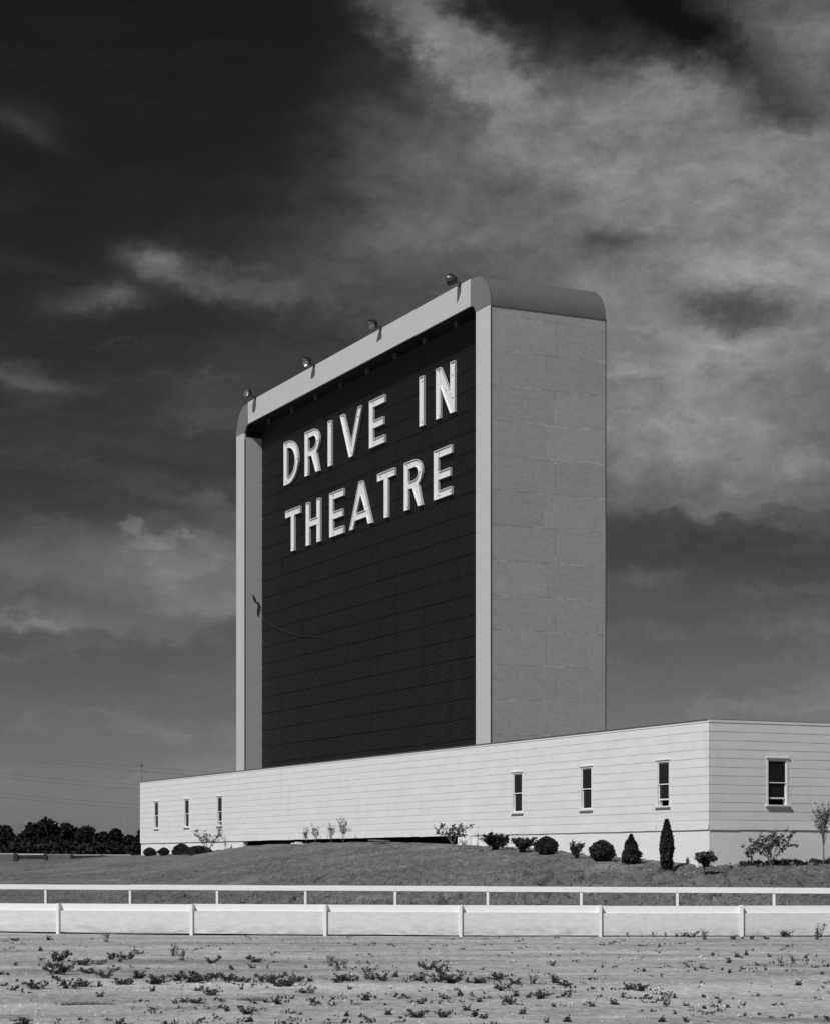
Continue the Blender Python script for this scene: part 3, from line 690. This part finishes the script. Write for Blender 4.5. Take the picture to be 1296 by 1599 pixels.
Q3 = [(35,578,55),(75,590,70),(65,635,40),(205,602,25),(250,605,25),(370,605,60),(420,612,70),(310,675,60),(345,640,40),(200,688,40),(540,690,60,'t'),(580,645,35),(635,688,35),(715,700,40),(785,670,35),(895,685,35),(850,650,20),(1035,680,30),(825,695,30),(905,733,35),(585,720,30),(510,762,60),(640,765,50),(75,760,60),(25,690,30),
 (835,492,40),(875,458,40),(910,448,35),(760,447,30),(940,425,20),(1065,485,30,'t'),(1020,458,30),(1125,482,30,'t'),(1180,462,30),(965,500,30),(800,520,30),(835,535,35),(880,528,25),(1000,520,25),(1090,522,25),(1280,500,25),(1258,540,25),(1150,590,50),(710,585,35),(675,520,25),(640,525,20),(440,525,30),(215,530,25),(20,498,35),(510,412,25),
 (1238,378,60,'t'),(720,380,40,'t'),(660,370,50),(620,366,30),(590,360,25),(850,380,40),(890,378,20),(1005,378,40),(485,362,20,'t'),(540,360,20,'t'),(365,354,20,'t'),(430,362,15),(935,380,30),(1085,368,50),(965,635,30),(1265,602,20),(1237,612,18),(490,665,20),(690,600,18),(250,510,25),(480,548,15),(1220,660,12),(1080,690,15)]
weeds = []
for ox, Q in ((0, Q1), (430, Q2), (856, Q3)):
    for q in Q: weeds.append((ox+q[0]*.3395, 1340+q[1]*.3395, q[2]*.3395*1.15, q[3] if len(q) > 3 else None))
nb = len(weeds)
for _ in range(900):
    if len(weeds) - nb >= 100: break
    u_ = rnd.uniform(-20, 1316); v_ = rnd.uniform(1475, 1602)
    if min(abs(u_-w[0])*.6 + abs(v_-w[1])*1.5 for w in weeds) < 9: continue
    if noise.noise(Vector((u_*.01, v_*.03, 2))) < -.15: continue
    weeds.append((u_, v_, rnd.uniform(2.5, 6.5), 's'))
posts_u = [94,302,510,720,937,1157]; ordn = ['first','second','third','fourth','fifth','sixth','seventh','eighth','ninth','tenth']
def words(n):
    t = ['','','twenty','thirty','forty','fifty','sixty']; on = ['','one','two','three','four','five','six','seven','eight','nine','ten','eleven','twelve','thirteen','fourteen','fifteen','sixteen','seventeen','eighteen','nineteen']
    return on[n] if n < 20 else (t[n//10] + ('-'+on[n%10] if n%10 else ''))
bays = {}
weeds.sort(key=lambda w: w[1])
for u_, v_, wp, kd in weeds:
    y = H*F/(v_-HY)
    if kd != 's': y = max(15, y)
    x = (u_-CX)/F*y; wm = wp*y/F
    yf = fence_y(u_)
    if y > yf - .2: y = yf - .22; x = (u_-CX)/F*y
    kind = {'t': 'tall', 'g': 'grass', 's': 'sprig'}.get(kd) or ('clump' if wm > .17 else 'sprig')
    me = rnd.choice(protos[kind]); o = bpy.data.objects.new({'grass': 'grass_tuft'}.get(kind, 'weed'), me); COL.objects.link(o)
    o.location = (x, y, ground_z(x, y) - .01); sc = wm/.70 if kind != 'tall' else wm/.62
    sz_ = {'clump': rnd.uniform(.75,1.2), 'tall': 1.0, 'grass': rnd.uniform(.8,1.1), 'sprig': rnd.uniform(.8,1.2)}[kind]
    o.scale = (sc, sc, sc*sz_); o.rotation_euler.z = rnd.uniform(0, 6.28) if kind != 'grass' else rnd.uniform(-.2,.2)
    if kd == 's' or wp < 6.5:
        tag(o, 'tiny dark weed sprig on the bare pale dirt', 'weed', 'tiny weed sprigs on the dirt')
    else:
        bi = sum(u_ > p for p in posts_u); n_ = bays[bi] = bays.get(bi, 0) + 1
        where = 'left of the first fence post' if bi == 0 else 'right of the last fence post' if bi == 6 else 'between fence posts %s and %s' % (words(bi), words(bi+1))
        form = {'clump': 'dark leafy clump', 'tall': 'upright stemmy weed', 'grass': 'low dark grass tuft', 'sprig': 'small dark weed'}[kind]
        tag(o, '%s %s, number %s out from the fence' % (form, where, words(n_)), 'grass' if kind == 'grass' else 'weed', 'weed clumps on the bare foreground')
print('WEEDS', len(weeds))
# seedlings and dead bits nobody could count
mb = MB(); rnd = random.Random(77)
for _ in range(1500):
    y = 1/rnd.uniform(1/42, 1/18.5); x = rnd.uniform(-.21, .21)*y
    if noise.noise(Vector((x*.35, y*.45, 3))) + noise.noise(Vector((x*1.3, y*1.3, 6)))*.6 < .02: continue
    if y > fence_y(CX+F*x/y) - .3: continue
    z = ground_z(x, y); s_ = rnd.uniform(.012,.04)
    for _ in range(rnd.randint(3, 9)): mb.leaf((x+rnd.gauss(0,s_), y+rnd.gauss(0,s_), z+abs(rnd.gauss(0,s_*.5))), s_*rnd.uniform(.5,1.0), 1.8, .2, rnd)
tag(mb.build('seedlings', M['weed']), 'sparse seedlings and dead leaf bits strewn over the dirt', 'ground cover', kind='stuff')
mb = MB(); rnd = random.Random(78)
for _ in range(26000):
    y = rnd.uniform(50.5, 78); x = rnd.uniform(-.2, .2)*y; tk = front(CX+F*x/y)[1] if x/y < .139 else 61
    if y > tk - .3 or noise.noise(Vector((x*.5, y*.4, 13))) < -.12: continue
    z = ground_z(x, y); hh = rnd.uniform(.02,.06); a = rnd.gauss(0,.02); w_ = rnd.uniform(.008,.02)
    mb.face([(x-w_,y,z-.005),(x+w_,y,z-.005),(x+a,y+rnd.gauss(0,.02),z+hh)])
tag(mb.build('grass', M['dry_grass']), 'thin dry grass starting on the graded mound', 'grass', kind='stuff')
# a few clods and pebbles nobody could count
mb = MB(); rnd = random.Random(5)
for _ in range(10000):
    if rnd.random() < .18:
        y = rnd.uniform(17, 41); x = rnd.uniform(-.215, .215)*y; s_ = abs(rnd.gauss(0,.012))+.006
    else:
        y = 50 + abs(rnd.gauss(0, 6)); x = rnd.uniform(-.215, .215)*y; s_ = abs(rnd.gauss(0,.034))+.015
    z = ground_z(x, y); c = Vector((x, y, z)); i = len(mb.v)
    for d in ((1,0,0),(0,1,0),(-1,0,0),(0,-1,0),(0,0,.8)): mb.v.append(tuple(c + Vector(d)*s_*rnd.uniform(.6,1.4)))
    for q in ((0,1,4),(1,2,4),(2,3,4),(3,0,4)): mb.f.append(tuple(i+k for k in q)); mb.m.append(0)
tag(mb.build('clods', M['ground']), 'loose clods and pebbles of soil over the dirt', 'clods', kind='stuff')
# a scrap of paper and a plank by the crawl space
p, k = spot(466, .35); mb = MB(); mb.box((-.28,-.1,0),(.28,.1,.04)); mb.box((-.12,-.08,.041),(.16,.1,.09)); o = mb.build('paper_scrap', M['trim'], loc=p+Vector((0,0,.02))); o.rotation_euler = (.1,.05,.4)
tag(o, 'pale scrap of rubbish lying at the left end of the crawl space', 'rubbish')
p, k = spot(592, .5); mb = MB(); mb.box((-.75,-.12,0),(.75,.12,.045)); o = mb.build('plank', M['wood_grey'], loc=p+Vector((0,0,.10))); o.rotation_euler = (.0,.03,ANG)
tag(o, 'short grey plank lying before the middle of the crawl space', 'plank')
# ---------------------------------------------------------------- far trees
def tree(u, v, wpx, depth, label, seed, blobs):
    rnd = random.Random(seed); k = depth/F; x = (u-CX)/F*depth; h = (HY-v)*k + H; w = wpx*k
    o = empty('tree', (x, depth, 0)); tag(o, label, 'tree', 'dark trees behind the far fence')
    cr = MB(); tips = []
    for _ in range(blobs):
        a = rnd.uniform(0, 6.28); r = w*.32*rnd.random()**.6; zz = h*rnd.uniform(.3,.78); br = w*rnd.uniform(.14,.25)
        zz = min(zz, h - br*1.05 - (r/(w*.5))**2*h*.28); tips.append((math.cos(a)*r, math.sin(a)*r, zz, br))
    tips.append((0,0,h-w*.21,w*.19))
    for X, Y, zz, br in tips:
        blob_leaves(cr, (X, Y, zz), br*1.2, br*1.0, int(620), .34, rnd, 0, .45, .5)
    for _ in range(500):
        a = rnd.uniform(0, 6.28); r = w*.5*rnd.random()**.5; cr.leaf((math.cos(a)*r, math.sin(a)*r, rnd.uniform(.2, h*.35)), .55, 1.6, 0, rnd)
    cr.build('crown', M['tree_leaf'], o)
    tk = MB(); tk.tube([(0,0,-.3),(.1,0,h*.3),(0,.1,h*.6)], [w*.03,w*.022,w*.01], 8)
    for X, Y, zz, br in tips[:5]: tk.tube([(.1,0,h*.28), (X*.5,Y*.5,h*.3+(zz-h*.3)*.6), (X,Y,zz)], [w*.014,w*.01,w*.005], 6)
    tk.build('trunk', M['bark_dark'], o)
D_ = 300
for i, (u_, v_, wp, dp, lb) in enumerate([(-60,1285,90,300,'dark tree partly outside the left edge of the picture'),(6,1288,62,300,'dark tree at the left edge of the picture'),(38,1300,44,305,'low dark tree filling the dip beside the tallest tree'),
      (73,1278,76,300,'tallest and broadest dark tree behind the far fence'),(104,1287,52,306,'dark tree on the right flank of the tallest tree'),(136,1290,58,302,'dark round-topped tree in the middle of the far row'),(160,1300,40,298,'lower dark tree right of the middle of the row'),
      (181,1295,38,303,'dark tree second from the white building'),(202,1305,34,296,'small dark tree almost touching the white building'),(222,1296,24,310,'dark treetop half hidden by the white building corner')]):
    tree(u_, v_, wp, dp, lb, 40+i, 13)
# hedge row that closes the bottom of the far trees
mb = MB(); rnd = random.Random(31)
for _ in range(7000):
    u_ = rnd.uniform(-160, 235); dp = rnd.uniform(285, 296); zt_ = zat(1318 + 7*noise.noise(Vector((u_*.06,0,0))), dp)
    mb.leaf(((u_-CX)/F*dp, dp, rnd.uniform(0, zt_)), .55, 1.7, 0, rnd)
tag(mb.build('hedge', M['tree_leaf']), 'dark unbroken undergrowth beneath the far row of trees', 'undergrowth', kind='stuff')
# ---------------------------------------------------------------- far fence with a gate
ffz = lambda x, y: ground_z(x, y, False)
def far_run(name, label, u0, u1, vt, dp, boards, cat='fence'):
    x0, x1 = (u0-CX)/F*dp, (u1-CX)/F*dp; zt_ = zat(vt, dp); o = empty(name, ((x0+x1)/2, dp, 0)); tag(o, label, cat)
    hw_ = (x1-x0)/2
    for zc, hh, mt in boards:
        mb = MB(); mb.box((-hw_, -.03, zt_-zc-hh), (hw_, .03, zt_-zc)); mb.build('board', M[mt], o)
    n = max(1, round(2*hw_/2.4))
    for i in range(n+1):
        x = -hw_ + 2*hw_*i/n; mb = MB(); mb.box((x-.07, -.12, -.3), (x+.07, -.035, zt_-.02)); mb.build('post', M['bark_dark'], o)
far_run('far_fence','grey board fence beyond the crest at the left edge of the picture',-140,23,1333,140,[(0,.07,'wood_pale'),(.075,.6,'wood_grey')])
far_run('far_gate','dark field gate with a pale top bar in the far fence',26,70,1333.5,138,[(0,.10,'wood_pale'),(.18,.09,'bark_dark'),(.34,.3,'wood_grey')],'gate')
far_run('far_fence','grey board fence between the gate and the low pale-topped run',72,111,1334.5,140,[(.0,.03,'wood_pale'),(.04,.6,'wood_grey')])
far_run('far_fence','low pale-topped fence run ending near the white building',113,205,1335,142,[(0,.06,'wood_pale'),(.12,.5,'bark_dark')])
# ---------------------------------------------------------------- power line
PD = 250.0
def wp_(u, v, d=PD): return Vector(((u-CX)/F*d, d, zat(v, d)))
pole = empty('utility_pole', (wp_(221,1345).x, PD, 0)); tag(pole, 'thin far utility pole rising behind the left corner of the white building', 'utility pole')
mb = MB(); zt_ = zat(1189, PD); mb.tube([(0,0,-.3),(0,0,zt_)], [.045,.035], 8); mb.build('mast', M['wire'], pole)
for vv in (1195, 1229, 1260):
    mb = MB(); z = zat(vv, PD); mb.box((-.15,-.9,z-.02),(.15,.9,z+.02)); mb.build('crossarm', M['wire'], pole)
names = ['highest','second highest','third highest','fourth highest','fifth highest','lowest']
for nm, ((v0, v1, v2)) in zip(names, [(1178.5,1197.5,1209),(1182.5,1205,1215),(1208,1226,1238),(1214,1233,1246),(1239,1256.5,1268),(1245,1263,1274)]):
    pts = [wp_(-420, v0-(v1-v0)*2.1+6)] + [wp_(u, v0 + (v1-v0)*(u/221) + 1.4*math.sin(math.pi*u/221)) for u in (0,45,90,135,180,221)] + [wp_(300, v1+(v2-v1)*.6), wp_(360, v2), wp_(520, v2+12)]
    mb = MB(); mb.tube(pts, .030, 5); tag(mb.build('power_line', M['wire']), nm + ' of the six thin power lines crossing the left sky', 'power line', 'power lines in the left sky')
# ---------------------------------------------------------------- sky
wd = bpy.data.worlds.new('World'); SC.world = wd; wd.use_nodes = True; nt = wd.node_tree
for n in list(nt.nodes): nt.nodes.remove(n)
out = nt.nodes.new('ShaderNodeOutputWorld'); bg = nt.nodes.new('ShaderNodeBackground'); bg.inputs['Strength'].default_value = .1
nt.links.new(bg.outputs[0], out.inputs[0])
sun_dir = Vector((-.616*math.cos(math.radians(45)), -.787*math.cos(math.radians(45)), math.sin(math.radians(45)))).normalized()
sky = nt.nodes.new('ShaderNodeTexSky'); sky.sky_type = 'NISHITA'; sky.sun_disc = False
sky.sun_elevation = math.radians(45); sky.sun_rotation = math.atan2(sun_dir.x, sun_dir.y); sky.air_density = 1.0; sky.dust_density = .6
sep = nt.nodes.new('ShaderNodeSeparateColor'); nt.links.new(sky.outputs[0], sep.inputs[0])
red = E(nt, sep.outputs[0])                        # the red record of a panchromatic plate behind a red filter
tc = nt.nodes.new('ShaderNodeTexCoord'); sx = nt.nodes.new('ShaderNodeSeparateXYZ'); nt.links.new(tc.outputs['Generated'], sx.inputs[0])
dx, dy, dz = (E(nt, sx.outputs[i]) for i in range(3))
az = dx.op('ARCTAN2', dy); hyp = (dx*dx + dy*dy).op('SQRT'); el = dz.op('ARCTAN2', hyp)
U = az*F + CX; V = el*-F + HY
w1 = nz(nt, combine(nt, U*.006, V*.010), 1.0, 5, .6); w2 = nz(nt, combine(nt, U*.006, V*.010, 5.0), 1.0, 5, .6)
w3 = nz(nt, combine(nt, U*.022, V*.03, 2.0), 1.0, 4, .6); w4 = nz(nt, combine(nt, U*.022, V*.03, 8.0), 1.0, 4, .6)
Uw = U + (w1-.5)*150 + (w3-.5)*90; Vw = V + (w2-.5)*90 + (w4-.5)*60
BL = [(1180,270,260,105,16,.32),(950,210,210,75,12,.24),(655,25,95,42,32,.24),(745,120,120,44,42,.20),(1255,40,120,80,35,.28),(1030,130,60,30,-10,.10),(1010,430,340,150,0,.20),(640,240,110,80,20,.13),(700,330,160,70,5,.10),
      (560,400,150,60,5,.07),(1220,560,240,140,0,.15),(1000,640,260,120,0,.14),(1180,740,230,55,6,.11),(1290,330,120,90,0,.08),
      (243,404,44,19,5,.24),(140,474,60,16,-8,.11),(180,455,26,14,0,.12),(300,432,70,22,15,.07),(430,457,110,22,6,.11),(20,582,75,15,10,.09),(40,180,55,28,10,.05),(40,195,60,12,25,.05),
      (330,630,100,45,12,.06),(300,780,90,14,8,.05),(130,885,280,50,2,.12),(330,865,130,50,0,.09),(60,600,70,12,8,.06),(180,690,160,18,6,.03),(70,968,150,16,3,.09),(330,945,140,32,-4,.07),(420,560,90,30,0,.04),
      (1010,902,45,10,-8,.05),(1100,800,190,14,10,.06)]
HO = [(1150,482,78,24,4,.22),(945,378,48,20,6,.11),(1120,75,150,28,38,.11),(980,40,150,42,0,.03),(640,290,60,22,20,.05),(1235,160,50,20,20,.07),(560,315,60,22,5,.04),(1150,850,260,50,4,.05)]
def blob(b, hole=False):
    u0, v0, ru, rv, ang, amp = b
    azr = math.atan((u0-CX)/F); elr = math.atan((HY-v0)/F*math.cos(azr)); u0, v0 = CX + F*azr, HY - F*elr
    a = math.radians(ang); k = .45 if hole else 1.0
    k = .45 if hole else (.4 if ru < 80 else 0.0)
    X = (U*k + Uw*(1-k)) - u0; Y = (V*k + Vw*(1-k)) - v0
    p = (X*math.cos(a) + Y*math.sin(a)) / ru; q = (X*-math.sin(a) + Y*math.cos(a)) / rv
    return ((p*p + q*q)*-.8).op('EXPONENT') * amp
dens = None
for b_ in BL: dens = blob(b_) if dens is None else dens + blob(b_)
hol = None
for b_ in HO: hol = blob(b_, True) if hol is None else hol + blob(b_, True)
fb = nz(nt, combine(nt, Uw*.0062, Vw*.014), 1.0, 8, .62); fb2 = nz(nt, combine(nt, U*.02, V*.034, 3.0), 1.0, 6, .6)
cloud = dens.op('MINIMUM', .34) * ((fb-.5)*.95 + (fb2-.5)*.55 + 1.0)
wisp = (nz(nt, combine(nt, Uw*.0035, Vw*.016, 9.0), 1.0, 7, .6).smooth(.44, .72)) * .055
# small bright cumulus heads
cu = None
for (u0, v0, ru, rv, am) in ((203,824,20,16,.11),(248,842,40,20,.08),(300,838,13,8,.08)):
    azr = math.atan((u0-CX)/F); elr = math.atan((HY-v0)/F*math.cos(azr)); u1, v1 = CX+F*azr, HY-F*elr
    X = (U + (w3-.5)*60 - u1)/ru; Y = (V + (w4-.5)*64 - v1)/rv
    q = (1.0 - (X*X + Y*Y)*.8).smooth(0.0, .9) * am; cu = q if cu is None else cu + q
clear = (red*.1).pow(.90) * .705              # the plate's steep contrast
lev = clear + cloud + wisp*(V.smooth(300, 600)*.7+.3) + cu*.8 - hol
lev = lev.op('MAXIMUM', .10)
lum = lev.pow(2.2)
fin = lum * 10.0
nt.links.new(combine(nt, fin, fin, fin), bg.inputs[0])
NISH = red
# ---------------------------------------------------------------- sun and camera
sd = bpy.data.lights.new('sun', 'SUN'); sd.energy = 3.25; sd.angle = math.radians(.5); sd.color = (1,1,1)
so = bpy.data.objects.new('sun', sd); COL.objects.link(so); so.rotation_euler = (-sun_dir).to_track_quat('-Z', 'Y').to_euler(); so.location = (0,0,60)
cam = bpy.data.cameras.new('camera'); cam.sensor_fit = 'HORIZONTAL'; cam.sensor_width = 36; cam.lens = 36*F/1296
cam.shift_y = (HY-799.5)/1296; cam.clip_end = 9000; cam.clip_start = .5
co = bpy.data.objects.new('camera', cam); COL.objects.link(co); co.location = (0,0,H); co.rotation_euler = (math.radians(90),0,0); SC.camera = co
SC.view_settings.view_transform = 'Standard'; SC.view_settings.look = 'None'; SC.view_settings.exposure = 0; SC.view_settings.gamma = 1
SC.cycles.max_bounces = 6
